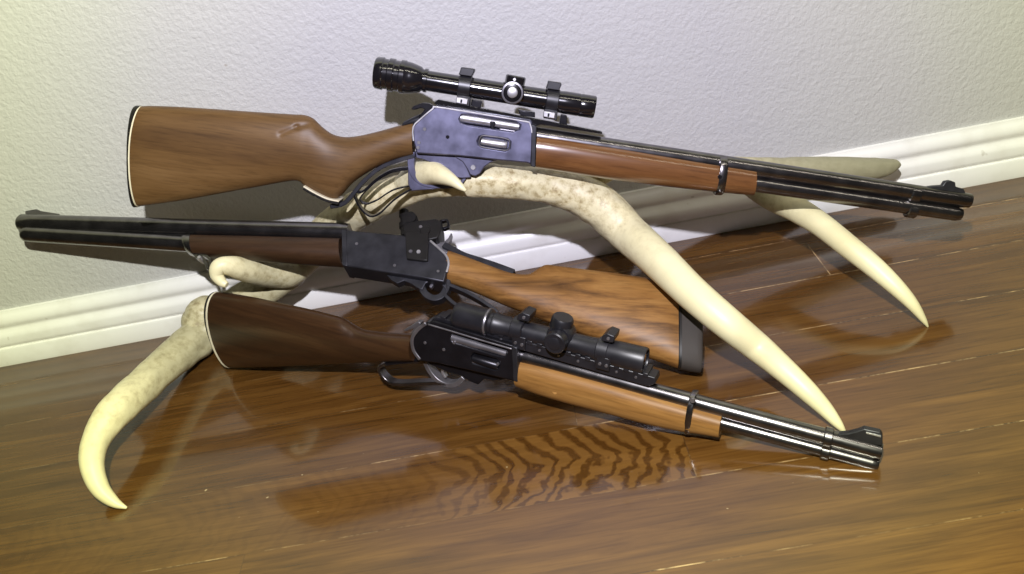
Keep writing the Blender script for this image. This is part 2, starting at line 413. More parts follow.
# ------------------------------------------------------------------ antler
antler = bpy.data.objects.new('elk_antler', None); COL.objects.link(antler); antler.location = at_y(480, 179, -.085); antler.location.z = 0
tag(antler, 'large pale elk antler standing on its tine tips against the wall, cradling the rifles', 'antler')
bpy.context.view_layer.update()
def tine(name, pts, sub=8, nseg=28, rough=0.0, ridge=.0, label=None, flat=1.0, endcap=False):
    """pts: px, py, world y, radius px, polish, olive tone"""
    P = []
    for px, py, y, r, pol, st in pts:
        p = at_y(px, py, y); dist = (p-CP).dot(Fw)
        P.append((p.x, p.y, p.z, r*dist/FPX, pol, st))
    P = catmull(P, sub); bm = bmesh.new(); rings = []; cols = []
    pos = [V(p[:3]) for p in P]; nrm = None
    for i, p in enumerate(P):
        d = (pos[min(i+1, len(P)-1)]-pos[max(i-1, 0)]).normalized()
        if nrm is None: nrm = d.orthogonal().normalized()
        nrm = (nrm-d*nrm.dot(d)).normalized(); bn = d.cross(nrm)
        ring = []
        for k in range(nseg):
            a = 2*math.pi*k/nseg; dr = nrm*math.cos(a)+bn*math.sin(a)
            r = max(p[3], .0004); q = pos[i]+dr*r
            f = 1+ridge*math.sin(a*5+i*.02)*min(1, max(0, 1-p[4]))
            f += rough*(noise.noise(q*55)*.6+noise.noise(q*150)*.35)*min(1, max(.15, 1.1-p[4]))
            ring.append(pos[i]+dr*r*f - antler.location); cols.append((p[4], p[5]))
        rings.append(ring)
    add_rings(bm, rings); me = finish(bm, name)
    ca = me.color_attributes.new('polish', 'FLOAT_COLOR', 'POINT')
    for i, c in enumerate(cols): ca.data[i].color = (c[0], c[1], 0, 1)
    o = link(name, me, MT['antler'], antler)
    md = o.modifiers.new('sub', 'SUBSURF'); md.levels = 1; md.render_levels = 1
    if label: o['label'] = label
    return o
tine('main_beam', [
    (900, 162.5, -.050, 2.0, .5, 1.0), (897, 164, -.050, 5, .5, 1.0), (886, 167, -.052, 8.8, .5, 1.0), (868, 169, -.055, 11.5, .5, 1.0), (830, 170.5, -.060, 14, .5, .95), (780, 172.5, -.068, 15.0, .3, .8),
    (720, 172, -.078, 15, .2, .3), (660, 167, -.088, 13.5, .1, .1), (618, 167, -.096, 12.5, .1, 0), (590, 176, -.108, 14, .1, 0), (560, 185, -.126, 17, .15, 0),
    (530, 184, -.132, 17, .15, 0), (490, 181, -.132, 17, .05, 0), (455, 181, -.128, 15.5, .1, 0), (425, 184, -.118, 14.5, .1, 0), (390, 196, -.100, 17, .2, 0),
    (355, 212, -.075, 18.5, .3, .1), (325, 234, -.052, 17.5, .3, .2), (300, 262, -.052, 17, .3, .3), (272, 285, -.060, 17, .3, .35), (240, 303, -.058, 18, .25, .4),
    (213, 325, -.064, 20, .2, .6), (192, 343, -.092, 19.5, .25, .6), (162, 368, -.152, 17.5, .35, .5), (135, 393, -.210, 17.5, .5, .2), (112, 415, -.255, 17, .6, 0),
    (96, 440, -.29, 13.5, .75, 0), (92, 465, -.32, 11.5, .9, 0), (100, 488, -.342, 9, 1, 0), (114, 502, -.355, 5.5, 1, 0), (127, 508, -.361, 1.2, 1, 0)],
    rough=.18, ridge=.035, sub=8)
tine('tine', [(520, 182, -.132, 13, .0, 0), (545, 186, -.130, 17.5, .05, 0), (575, 193, -.130, 20.5, .15, 0), (602, 208, -.140, 21.5, .35, 0), (628, 233, -.165, 20, .6, 0), (655, 257, -.225, 18.8, .85, 0),
    (690, 291, -.287, 17.5, 1, 0), (726, 322, -.327, 16.5, 1, 0), (757, 347, -.342, 14.8, 1, 0), (783, 369, -.373, 12.6, 1, 0),
    (805, 389, -.396, 10.8, 1, 0), (824, 408, -.413, 8.2, 1, 0), (838, 424, -.426, 4.8, 1, 0), (846, 434, -.432, 1.0, 1, 0)], rough=.12, ridge=.02, label='longest tine, smooth and cream coloured to its point')
tine('tine', [(740, 176, -.075, 12, .2, .8), (770, 195, -.10, 14, .3, .7), (796, 209, -.135, 13, .8, .1), (820, 224, -.170, 12, 1, 0), (848, 246, -.212, 11.5, 1, 0), (874, 267, -.243, 10.5, 1, 0),
    (896, 287, -.268, 8.6, 1, 0), (912, 304, -.284, 6.2, 1, 0), (923, 319, -.293, 3.2, 1, 0), (928, 327, -.296, .8, 1, 0)], rough=.08)
tine('tine', [(395, 196, -.10, 12, .2, 0), (408, 185, -.112, 14, .3, 0), (419, 176, -.125, 14.5, .6, 0), (431, 172.5, -.142, 12.5, .7, 0), (442, 175.5, -.158, 9.4, .85, 0), (453, 181, -.172, 6.0, 1, 0),
    (461, 187, -.180, 3.6, 1, 0), (466, 191, -.184, 1.2, 1, 0)], rough=.06, label='short hooked tine poking through the lever guard')
tine('tine', [(300, 266, -.056, 14, .3, .3), (288, 272, -.068, 16, .3, .3), (268, 272.5, -.085, 15, .3, .3), (247, 270, -.108, 12.8, .35, .25), (230, 266, -.125, 10.2, .5, 0),
    (219, 267, -.132, 8.4, .8, 0), (217, 275, -.136, 6.8, 1, 0), (222, 282, -.14, 5, 1, 0), (227, 285, -.143, 3, 1, 0)], rough=.1, label='blunt stub tine curled down at its end')
tine('tine', [(214, 330, -.066, 14, .15, .45), (203, 325, -.066, 20, .15, .45), (204, 316, -.063, 18.5, .1, .45), (205, 309, -.061, 16.5, .1, .45), (205.5, 304, -.060, 14, .1, .4), (205.5, 300.5, -.060, 9, .1, .4), (205.5, 299, -.060, 3, .1, .4)], rough=.12, label='short rough knob')

def empty_tag(g, label, cat, group): tag(g.root, label, cat, group)

# ================================================================== RIFLE 1 (top, right side to the room)
A = at_y(430, 121, -.125); B = at_y(968, 200.5, -.200)
X = (B-A).normalized(); Z = V((0, 0, 1)); Z = (Z-X*Z.dot(X)).normalized(); Y = Z.cross(X)
a = math.radians(17); Z = Z*math.cos(a)+Y*math.sin(a)
G = Gun('lever_action_rifle', A, X, Z, -1)
GR = 'lever action rifles displayed on the antler'
tag(G.root, 'uppermost lever action rifle, blue grey receiver and glossy black scope, barrel pointing right', 'rifle', GR)
G.loft('buttstock', [
    (142, 106.2, 139.4, 206.2, .0184, 2.4, -4), (152, 105.9, 149, 205, .0195, 2.4, -3), (182, 107, 182, 200.3, .020, 2.3), (220, 109.5, 220, 193.5, .020, 2.3), (260, 112.3, 260, 186.3, .0195, 2.3),
    (292, 114.3, 290, 181, .0185, 2.2), (304, 115, 300, 181.5, .0180, 2.1), (313, 118.5, 306, 186.5, .0175, 2.1), (322, 127, 320, 194, .0180, 2.1), (332, 134, 334, 199.5, .0185, 2.1), (344, 137, 343, 194, .0185, 2.1),
    (358, 136, 353, 183, .018, 2.1), (378, 131.5, 372, 170, .0175, 2.1), (396, 126.5, 394, 160, .0168, 2.1), (414, 121.5, 414, 154.5, .0162, 2.2)],
    MT['wood1'], sub=26, nseg=200, grooves=[(281, 134, 296, 127, .0030, .07), (296, 127, 312, 123, .0034, .10)])
bp = G.loft('butt_plate', [(133.6, 108, 133.6, 205, .013, 2.4, -1.5), (136, 105.6, 135, 207.4, .0170, 2.4, -2), (141.2, 105.8, 138.8, 206.8, .0182, 2.4, -4)], MT['plastic'], sub=2)
G.loft('spacer', [(140.9, 105.9, 138.4, 206.7, .0186, 2.4, -4), (142.3, 105.9, 139.8, 206.6, .0186, 2.4, -4)], MT['cream'], bp, sub=1)
gc = G.strap('grip_cap', [(304, 188), (316, 195), (328, 200.5), (339, 203)], 3.2, .0125, MT['plastic'], yo=.010)
G.strap('spacer', [(304, 186), (316, 193), (328, 198.5), (339.5, 201)], 1.5, .0135, MT['cream'], gc, yo=.010)
rc = G.prism('receiver', [(412.5, 126.5), (420.5, 118.5), (432.5, 108.5), (437, 106), (532, 121), (534, 133), (531.5, 164.5), (527, 163), (500, 160.5), (458, 156), (416.5, 153.5), (413.3, 141)], -.0155, .0165, MT['case'], bevel=.0016)
c = G.prism('c', [(459.5, 119), (462, 115), (468, 114.8), (515, 121.8), (520, 125), (519, 130), (514, 131.8), (466, 124.8), (461, 123)], .006, .03, None, bevel=0, yo=.0165); cut(rc, c)
c = G.prism('c', [(477.5, 141), (479.5, 137), (484, 135.6), (507, 138.9), (510.3, 142), (509.8, 148.5), (505.5, 151), (483, 147.5), (478.5, 145)], .011, .03, None, bevel=0, yo=.0165); cut(rc, c)
bt = G.lathe('bolt', (459.5, 117.4), (519.5, 126.8), [(0, 3), (.02, 4.6), (.52, 4.6), (.521, 4.2), (.99, 4.2), (1, 3)], MT['silver'], rc, yo=.0105)
G.prism('extractor_notch', [(489.5, 121), (495, 121.8), (496, 124), (494, 126.5), (495, 130.3), (491, 130)], .010, .0158, MT['dark'], bt, yo=.0158)
G.lathe('loading_gate', (480.5, 141.3), (507, 145.2), [(0, 2.2), (.04, 3.7), (.8, 4.2), (.96, 4.2), (1, 3.6)], MT['silver'], rc, yo=.0125)
G.strap('gate_rim', [(479, 141), (481, 136.6), (486, 135.6), (506, 138.6), (509.6, 142), (508.8, 148.6), (504, 150.2), (484, 147.2), (479.6, 145)], 1.2, .0008, MT['grey'], rc, closed=True, yo=.0165, yc=.0167)
for p in ((424.5, 129.2), (418.8, 142.6), (418, 147.6), (447.5, 137)):
    G.knob('screw', p, 1.9, .014, .0173, MT['grey'] if p[0] < 440 else MT['dark'], rc)
# front bevelled shoulder of the receiver
G.prism('receiver_collar', [(531.5, 124), (536.8, 126.2), (535.5, 167.6), (530.5, 166.2)], -.0168, .0172, MT['matte'], rc, bevel=.001)
lp = G.prism('lever_plate', [(415, 151), (464, 157), (468, 170), (471, 177.5), (462, 178.5), (451, 176.5), (444, 170), (434, 164), (424, 160), (416, 158)], -.006, .0085, MT['case'], bevel=.001)
G.prism('lever_pivot_lug', [(452, 153), (501, 159), (491, 162.5), (484.5, 167), (480.5, 173.5), (475.5, 176.5), (470, 175), (467, 169), (462.5, 162), (456, 158)], -.0095, .0100, MT['case'], lp, bevel=.0012)
G.strap('receiver_edge_glint', [(413.6, 141), (413.2, 127), (421, 118.6), (433, 108.6), (437, 107), (480, 113.8), (524, 121.2), (530, 124), (532, 133)], 1.6, .0012, MT['silver'], rc, yo=.0165, yc=.0160, sub=3)  # bright strip put in for the highlight along the receiver's edge
G.knob('screw', (473, 167.5), 2.6, .009, .0112, MT['silver'], lp)
G.strap('trigger_guard', [(411.5, 152, 7), (410.8, 162, 7), (412, 171, 6.5), (417, 179, 6), (426, 184, 5.5), (438, 186, 5), (450, 186.5, 4), (459, 184.5, 3.5), (465, 178, 3)], 3.4, .0055, MT['case'])
G.prism('lever_web', [(407.5, 153), (415, 153), (414.5, 168), (418, 178), (427, 184), (438, 186), (437, 189), (424, 190), (411, 191), (408, 184)], -.0045, .0045, MT['case'], lp)
ll = G.strap('lever_loop', [(411, 168), (400, 168.8), (389, 171.5), (376, 179.5), (362, 192), (354, 192.5), (356, 201), (362, 210.5), (370.5, 216.5), (379, 214), (386, 207.5), (394, 200), (403, 194), (412, 189)], 1.8, .0045, MT['dark'])
G.strap('inner_rail', [(409, 169.5), (398, 171), (389, 173.5), (376, 181.5), (363, 194), (359.8, 200.5), (365.5, 204.3), (372, 202.5), (379, 199), (387, 193.5), (395, 189.5), (404, 187.3), (412, 185.5)], 1.4, .004, MT['dark'], ll)
G.strap('lower_tang', [(414, 156), (398, 160.5), (380, 168), (364, 181), (352, 195), (343, 204), (330, 207)], 4.2, .006, MT['matte'], yo=.006)
G.strap('trigger', [(432, 158), (430, 165), (432, 171), (436, 175)], 2.8, .003, MT['grey'], yo=.003)
G.prism('hammer', [(426, 120), (432, 111), (433.5, 106), (429, 103.5), (422, 103), (413, 106.2), (411, 109.3), (414, 110), (421, 108), (424.5, 109.5), (420, 115), (416, 121)], -.004, .004, MT['dark'], yo=.004)
G.loft('upper_tang', [(404, 121.5, 402, 127, .006, 2.5), (412, 117.5, 411, 125, .008, 2.5), (420, 114, 420, 124, .009, 2.5)], MT['matte'], sub=3)
# barrel & magazine
br = G.lathe('barrel', (500, 130.9), (969.5, 200.8), [(0, 9.2), (.08, 9.2), (.25, 9.0), (.5, 8.7), (.8, 8.0), (.98, 7.5), (1, 6.9), (1.0, 3.4), (.985, 3.2)], MT['blued'], n=40)
G.lathe('magazine_tube', (700, 175.8), (960.5, 214.4), [(0, 7.8), (.5, 7.6), (.97, 7.0), (.985, 7), (.986, 6.4), (1, 5.8)], MT['blued'], n=32)
G.loft('forearm', [(536.8, 134.2, 535.6, 167.6, .0172, 2.5), (560, 137, 559, 171, .0182, 2.5), (600, 143.5, 598, 177.2, .0185, 2.5), (640, 149.8, 638, 183, .018, 2.5), (680, 156.5, 677, 187.6, .0168, 2.5),
    (712, 161.6, 710, 191, .0158, 2.5), (732, 164.8, 729, 193, .0152, 2.5), (754.5, 168.6, 752, 195, .0150, 2.5)], MT['wood1f'])
def band(g, name, top, bot, wpx, hw, mat, e=2.3, ext=.0):
    # a hoop round barrel and tube: hollow reading is hidden, so a thin short loft
    dx = wpx/2
    P = [(top[0]-dx, top[1], bot[0]-dx, bot[1], hw*.97, e), (top[0]-dx+.8, top[1]-.8, bot[0]-dx+.8, bot[1]+.8, hw, e), (top[0]+dx-.8, top[1]-.6, bot[0]+dx-.8, bot[1]+.9, hw, e), (top[0]+dx, top[1]+.3, bot[0]+dx, bot[1]+.3, hw*.97, e)]
    return g.loft(name, P, mat, sub=1)
bd = band(G, 'barrel_band', (722.5, 156.5), (717.5, 194), 7.6, .0168, MT['blued'], 2.4)
G.knob('band_screw', (720, 177), 2, .015, .0176, MT['dark'], bd)
bf = G.lathe('front_band', (908.5, 193), (919, 194.7), [(0, 7.6), (.12, 8.8), (.88, 8.8), (1, 7.6)], MT['blued'])
G.lathe('lower_hoop', (906, 209), (916, 210.6), [(0, 6.8), (.12, 8), (.88, 8), (1, 6.8)], MT['blued'], bf)
G.prism('band_web', [(909, 196), (917, 197.5), (915.5, 208), (907.5, 206.6)], -.006, .006, MT['blued'], bf)
fs = G.prism('front_sight', [(924, 187.5), (934, 186.2), (943, 185.6), (945.5, 181.6), (951, 180.6), (955.5, 182.4), (956, 186.8), (964, 189), (966.5, 194.5), (940, 192), (924, 189.5)], -.0035, .0035, MT['matte'])
# scope
G.prism('scope_rail', [(438, 99.5), (602, 131.5), (602.5, 134.2), (540, 124.5), (536, 126.5), (437, 106.5), (434, 103)], -.008, .008, MT['gloss'], bevel=.0008)
sc = G.lathe('telescopic_sight', (375.5, 72.5), (595, 107.3), [
    (0, 12.5), (0, 15), (.008, 16.4), (.035, 16.6), (.04, 15.5), (.058, 15.5), (.063, 16.8), (.085, 16.8), (.09, 15.6), (.11, 15.6), (.115, 16.9), (.135, 16.9), (.14, 16.0), (.16, 15.8),
    (.205, 13), (.212, 11.3), (.22, 10.8), (.222, 12), (.236, 12), (.238, 10.3), (.60, 10.3), (.82, 10.6), (.86, 11.4), (.925, 11.4), (.93, 11.0), (.935, 11.4), (.995, 11.4), (1, 10.6), (1.0, 9.4), (.985, 9.2)], MT['gloss'], n=44)
for nm, cx, cy in (('a', 465, 86.7), ('b', 552.3, 100.6)):
    rg = G.lathe('scope_ring', (cx-6.2, cy-1), (cx+6.2, cy+1), [(0, 11.3), (.06, 12.2), (.94, 12.2), (1, 11.3)], MT['satin'], sc)
    G.prism('ring_clamp', [(cx-4.2, cy-19.5), (cx+9.2, cy-17.6), (cx+9.2, cy-15.2), (cx+6.6, cy-10), (cx-6.5, cy-12), (cx-4.8, cy-16.5)], -.009, .009, MT['satin'], rg)
    G.prism('ring_base', [(cx-8, cy+8), (cx+5.5, cy+10), (cx+4.5, cy+20), (cx-9, cy+17.6)], -.010, .010, MT['satin'], rg)
    G.prism('ring_screw', [(cx-8.5, cy+10.2), (cx+3.2, cy+12.2), (cx+2.2, cy+18.3), (cx-9.4, cy+16.2)], .009, .0125, MT['silver'], rg, bevel=.0009)
    G.prism('screw_slot', [(cx-4.4, cy+12.6), (cx-2.6, cy+12.9), (cx-3.1, cy+16.2), (cx-4.9, cy+15.9)], .0120, .0129, MT['dark'], rg, bevel=.0001)
for poly in (((472, 100), (482, 101.6), (480.5, 108.3), (470.5, 106.6)), ((561, 114.6), (567, 115.8), (567.2, 127.2), (559, 126)), ((518, 110), (535, 112.6), (535, 117.5), (520, 115.2))):
    G.prism('mount_block', list(poly), -.007, .007, MT['dark'])
sd = G.knob('windage_turret', (512.4, 93), 11.8, .008, .0185, MT['gloss'], sc, prof=[(0, .95), (.3, 1), (.9, 1), (1, .9)])
G.knob('turret_rim', (512.4, 92.8), 11.3, .0175, .0192, MT['grey'], sd, prof=[(0, 1), (.8, 1), (1, .93)])
G.knob('turret_face', (512.4, 92.8), 9.4, .0180, .0198, MT['gloss'], sd)
G.knob('coin_slot_cap', (512.4, 92.6), 5.4, .019, .0212, MT['silver'], sd, prof=[(0, 1), (.75, 1), (1, .8)])
G.vknob('elevation_turret', (514.3, 86), (516.2, 75.6), [(0, 12), (.2, 12), (.25, 10.5), (.9, 10.5), (1, 9.4)], MT['gloss'], sc)
G.knob('turret_glint_screw', (514.5, 79.5), 1.6, .011, .0135, MT['silver'], sc)
G.lathe('ocular_lens', (376.2, 72.6), (377.5, 72.8), [(0, 12), (1, 12)], MT['glass'], sc)

# ================================================================== RIFLE 2 (middle, left side to the room, muzzle left)
Mz = at_y(20, 223.5, -.013); T = at_z(697, 371, .018); Hh = at_y(685, 284, -.228)
Yn = (Hh-T).cross(Mz-(T+Hh)/2)
if Yn.z < 0: Yn = -Yn
Yn.normalize()
def on_plane(px, py):
    d = ray(px, py); return CP+d*((Mz-CP).dot(Yn)/d.dot(Yn))
P2 = on_plane(330, 231)
X = (Mz-P2).normalized(); Zc = X.cross(Yn)      # Y = Z x X  ->  Z = X x Y
G = Gun('lever_action_rifle', Mz, X, Zc, 1)
tag(G.root, 'middle lever action rifle with honey coloured stock and peep sight, barrel pointing left', 'rifle', GR)
G.loft('buttstock', [
    (677, 284, 678, 367.5, .0175, 2.5), (660, 281, 664, 362.5, .0195, 2.4), (620, 275.2, 632, 351.5, .020, 2.3), (580, 270, 597, 339, .0195, 2.2), (556, 267, 570, 329.5, .0185, 2.15), (546, 266, 552, 323, .018, 2.1), (538, 270, 540, 318.5, .0175, 2.1),
    (529, 275.5, 526, 312.5, .017, 2.1), (512, 274.5, 506, 305, .0168, 2.1), (490, 267, 484, 295.5, .0165, 2.1), (468, 258.5, 464, 287.5, .016, 2.1), (450, 252.5, 446, 281.5, .0155, 2.3)], MT['wood2'],
    grooves=[(543, 271, 566, 288, .004, .10)])
G.loft('recoil_pad', [(680.2, 285, 680.5, 368.5, .0178, 2.5), (690, 287, 690.5, 370.5, .018, 2.5), (699.5, 289.5, 699.8, 372, .0172, 2.5), (701.5, 292, 701.5, 370.5, .015, 2.5)], MT['rubber'], sub=2)
G.loft('spacer', [(677.8, 283.6, 678.6, 368.2, .0181, 2.5), (680.4, 284, 681, 368.8, .0181, 2.5)], MT['plastic'], sub=1)
rc = G.prism('receiver', [(343.5, 229.5), (404, 235), (429, 239.5), (437, 244.5), (446.5, 255.5), (449, 263), (444, 282), (421, 277.5), (385, 271.8), (344.2, 265.5)], -.0145, .0155, MT['matte'], bevel=.0016)
G.strap('receiver_edge_glint', [(430, 240.5), (438, 247.5), (446, 255.5), (448.6, 263.5), (446.5, 272)], 2.0, .0015, MT['silver'], rc, yo=.016, yc=.0152)  # silver strip standing in for the highlight on the rear edge
G.prism('receiver_ring', [(341.5, 229.5), (346.5, 230), (347.2, 266), (342.2, 265)], -.0153, .0163, MT['matte'], rc)
for p in ((356.5, 243.5), (394.5, 265.2), (438, 271)):
    G.knob('screw', p, 1.4, .0145, .0160, MT['grey'], rc)
G.prism('lever_plate', [(374, 267), (446, 279), (447, 291), (442, 285), (435, 280.5), (426, 282.5), (422, 290), (416, 287), (411, 283.5), (404, 280.5), (397, 283.5), (391, 280), (384, 272.5)], -.004, .0075, MT['matte'])
G.strap('trigger_guard', [(421, 275), (421, 284), (425, 293), (433, 297.5), (441, 295.5), (446, 288), (446.5, 280), (440, 274.5), (430, 273)], 6.0, .0058, MT['matte'], closed=True)
G.strap('trigger', [(436, 274), (434, 281), (430, 287)], 2.6, .003, MT['grey'], yo=.003)
G.strap('lever_loop', [(445, 283), (456, 287), (470, 293.5), (486, 303), (497, 312), (494, 319), (483, 318), (468, 311), (454, 303), (444, 294)], 3.2, .006, MT['matte'])
G.strap('upper_tang', [(444, 246), (452, 250), (464, 256.5), (478, 261), (495, 266.5), (514, 273.5)], 5.4, .0085, MT['matte'], yo=.004)  # dark strap: the tang, run on to stand for the wrist's shaded top
G.prism('hammer', [(436, 246), (437.5, 239.5), (440.5, 242), (444, 241.5), (448, 238), (450.8, 232.8), (452, 233.4), (450.8, 239.5), (448, 243.6), (449.6, 248), (449, 254), (442, 252)], -.004, .004, MT['grey'], yo=.004)
br = G.lathe('barrel', (20.6, 222.8), (350, 232.8), [(0.012, 3.0), (0, 3.2), (0, 5.8), (.006, 6.9), (.05, 7.0), (.5, 7.4), (1, 8.2)], MT['blued'], n=40)
G.lathe('magazine_tube', (24, 233.8), (200, 244.5), [(0, 5.0), (.01, 5.9), (.03, 6.2), (1, 6.8)], MT['blued'], n=32)
G.prism('barrel_web', [(24, 227), (188, 233.5), (188, 239), (24, 233)], -.003, .003, MT['dark'])
G.loft('forearm', [(192.5, 236.8, 192.5, 254.8, .0128, 2.5), (230, 238, 230, 257, .0150, 2.5), (280, 239.4, 280, 260.8, .0165, 2.5), (342.5, 241, 342.5, 265, .0170, 2.5)], MT['wood2f'])
cp_ = G.loft('forearm_cap', [(185.5, 236.5, 186.5, 251, .0118, 2.4), (188, 235.8, 188, 253.5, .0132, 2.4), (194, 236, 194, 255.8, .0136, 2.4)], MT['blued'], sub=1)
sw = G.strap('sling_swivel', [(194, 253.5), (198, 258), (203, 259), (206, 263), (208, 268.5), (211, 268), (211, 262), (208, 257.5), (203, 255)], 2.2, .004, MT['blued'], closed=True, yo=.002)
G.knob('swivel_pin', (199, 257), 1.7, -.006, .007, MT['silver'], sw)
fs = G.prism('front_sight', [(25, 218), (25, 210), (26, 207.5), (25, 204.8), (28, 207), (32, 206.8), (34.5, 205.3), (35.5, 208.4), (41, 210.8), (59, 213.6), (61, 218), (44, 219)], -.0035, .0035, MT['blued'])
rs = G.prism('peep_sight', [(405, 231), (428.5, 233), (427.5, 260.5), (423, 260.5), (406.5, 258.6)], .013, .0195, MT['plastic'], bevel=.001)
G.knob('screw', (410.5, 251), 1.7, .018, .0206, MT['grey'], rs); G.knob('screw', (418.4, 251.4), 1.9, .018, .0206, MT['silver'], rs)
G.prism('sight_body', [(402, 226), (406, 222.5), (418, 220.5), (436, 218.6), (440.5, 221), (441, 230), (437.5, 238), (428, 240), (404, 236)], -.010, .017, MT['plastic'], rs, bevel=.0015)
G.knob('windage_knob', (409, 217), 6.4, -.002, .016, MT['plastic'], rs, n=14)
G.vknob('elevation_knob', (405, 236), (404, 211), [(0, 3.6), (.3, 3.6), (.32, 4.6), (.5, 4.6), (.52, 3.4), (.75, 3.4), (.78, 4.4), (1, 4)], MT['plastic'], rs, yo=.010, n=12)
G.knob('sight_dial', (425, 230), 4.5, .014, .019, MT['plastic'], rs, n=18)
G.knob('sight_dial_screw', (420.5, 226.5), 1.6, .015, .0196, MT['grey'], rs)
G.strap('aperture_disc', [(441, 222), (447, 221), (448.5, 227), (442.5, 229)], 1.8, .003, MT['dark'], rs, closed=True, yo=0)

# ================================================================== RIFLE 3 (front, right side to the room)
A = at_y(420, 335, -.250); B = at_y(880, 451, -.475)
X = (B-A).normalized(); Z = V((0, 0, 1)); Z = (Z-X*Z.dot(X)).normalized(); Y = Z.cross(X)
a = math.radians(13); Z = Z*math.cos(a)+Y*math.sin(a)
G = Gun('lever_action_rifle', A, X, Z, -1)
tag(G.root, 'frontmost lever action rifle low on the floor with dark stock and matte black scope', 'rifle', GR)
G.loft('buttstock', [
    (215.6, 292.6, 232, 366.8, .0172, 2.4, -5), (223, 293.3, 239, 366.8, .0180, 2.4, -4), (247, 297, 264, 366.2, .0185, 2.3, -1), (272, 302, 288, 365.3, .018, 2.2), (305, 309, 316, 364.3, .0168, 2.1), (330, 315.2, 338, 363.3, .0155, 2.1), (342, 319, 348, 362.8, .0150, 2.1),
    (352, 325.5, 358, 362.2, .0148, 2.1), (362, 330.5, 368, 361.6, .0148, 2.1), (385, 333.5, 388, 360.8, .0148, 2.1), (414, 335, 417, 359.8, .0148, 2.2)], MT['wood3'], grooves=[(332, 320, 344, 327, .003, .2)])
bp = G.loft('butt_plate', [(211.3, 296, 226.5, 357,   .012, 2.4, -5), (211.6, 293, 228, 362.5, .0155, 2.4, -5.6), (214.2, 292, 230.2, 367, .0172, 2.4, -5.2)], MT['plastic'], sub=2)
G.loft('spacer', [(214.2, 292.2, 230.4, 367.1, .0174, 2.4, -5.2), (215.7, 292.4, 232.1, 367.1, .0174, 2.4, -5.1)], MT['cream'], bp, sub=1)
rc = G.prism('receiver', [(411, 337.5), (417, 329), (426, 323), (434, 321.5), (514, 346), (516.5, 352), (516, 382), (505, 379.5), (470, 371), (440, 364), (418, 361), (412.5, 350)], -.0140, .0150, MT['dark'], bevel=.0016)
G.strap('receiver_rear_edge', [(426, 323.4), (418.5, 329), (412.4, 338), (413.6, 350), (420, 359.5)], 3.2, .0012, MT['grey'], rc, yo=.015, yc=.0149)
G.strap('receiver_top_edge', [(428, 324.2), (452, 331.3), (480, 339.8), (512, 349)], 1.6, .0012, MT['grey'], rc, yo=.015, yc=.0148)
c = G.prism('c', [(450.5, 336), (453, 333.8), (506, 349), (508, 353), (504, 357), (499, 356), (453, 342.4), (450.8, 340)], .006, .03, None, bevel=0, yo=.015); cut(rc, c)
c = G.prism('c', [(470.5, 356.5), (473, 352.8), (496, 358.8), (500, 362.5), (499, 368.5), (495, 370), (473, 363.2)], .011, .03, None, bevel=0, yo=.015); cut(rc, c)
bt = G.lathe('bolt', (451.5, 337), (507, 353.4), [(0, 3), (.02, 4), (.5, 4), (.501, 3.5), (1, 3.3)], MT['grey'], rc, yo=.0095)
G.lathe('loading_gate', (472, 358), (499, 366), [(0, 2), (.05, 3.6), (.95, 4), (1, 3)], MT['dark'], rc, yo=.0120)
for p in ((424.8, 343), (443.5, 349.8), (453.8, 342.9), (473, 361.6), (497, 364.8)):
    G.knob('screw', p, 1.5, .013, .0158, MT['grey'], rc)
G.prism('receiver_collar', [(511.5, 346), (517, 348), (517.8, 382.5), (513, 381)], -.0152, .0160, MT['matte'], rc, bevel=.001)
G.prism('lever_plate', [(425, 360), (508, 379), (494, 381), (484, 379), (478, 385), (469, 381.5), (462, 376), (450, 373), (430, 365)], -.005, .0080, MT['dark'], bevel=.001)
G.strap('trigger_guard', [(423.5, 358), (426, 366), (431, 374.5), (438, 381.5), (447, 385.5), (456, 384.5), (463, 378)], 4.2, .0058, MT['grey'])
G.strap('lever_loop', [(427, 362), (412, 362.5), (395, 363.5), (380, 366.5), (378.5, 371.5), (383, 378.5), (391, 384), (404, 384.8), (420, 384), (436, 383.5), (446, 385)], 3.0, .0058, MT['blued'])
G.strap('lower_tang', [(420, 360.5), (402, 362.3), (385, 364)], 3, .006, MT['dark'], yo=.006)
G.strap('trigger', [(444, 366), (442, 372), (445, 378)], 2.4, .003, MT['silver'], yo=.003)
G.prism('hammer', [(414, 333), (419, 327.5), (420.5, 323), (417, 321.8), (408.5, 327.6), (403, 330.4), (405.5, 331.5), (413.5, 328.8), (410, 334)], -.004, .004, MT['grey'], yo=.004)
br = G.lathe('barrel', (500, 349.5), (881.5, 451.8), [(0, 7.6), (.06, 7.6), (.3, 7.2), (.6, 7.2), (.985, 7.8), (1, 7.2), (1.0, 3.8), (.985, 3.6)], MT['blued'], n=40)
G.lathe('magazine_tube', (690, 414.2), (878.5, 464.6), [(0, 6.0), (.97, 6.4), (.972, 6.0), (.99, 5.8), (1, 5)], MT['blued'], n=32)
G.loft('forearm', [(519.3, 357, 519.8, 384.5, .0155, 2.5), (540, 361, 539, 391.5, .0165, 2.5), (570, 368.8, 568, 400.3, .0168, 2.5), (610, 380, 607, 410.3, .0165, 2.5), (650, 391.5, 647, 421, .0160, 2.5), (685, 401.5, 682, 428.4, .0155, 2.5), (703, 406.8, 701, 431.2, .0150, 2.5), (723, 412.6, 720.5, 434.4, .0146, 2.5)], MT['wood3f'])
bd = band(G, 'barrel_band', (694.3, 392.5), (689.2, 431), 6.2, .0160, MT['blued'], 2.4)
G.knob('band_screw', (692.3, 401), 2.4, .0125, .0155, MT['grey'], bd)
bf = G.lathe('front_band', (823.5, 436.3), (832.5, 438.7), [(0, 8), (.12, 9.2), (.88, 9.2), (1, 8)], MT['blued'])
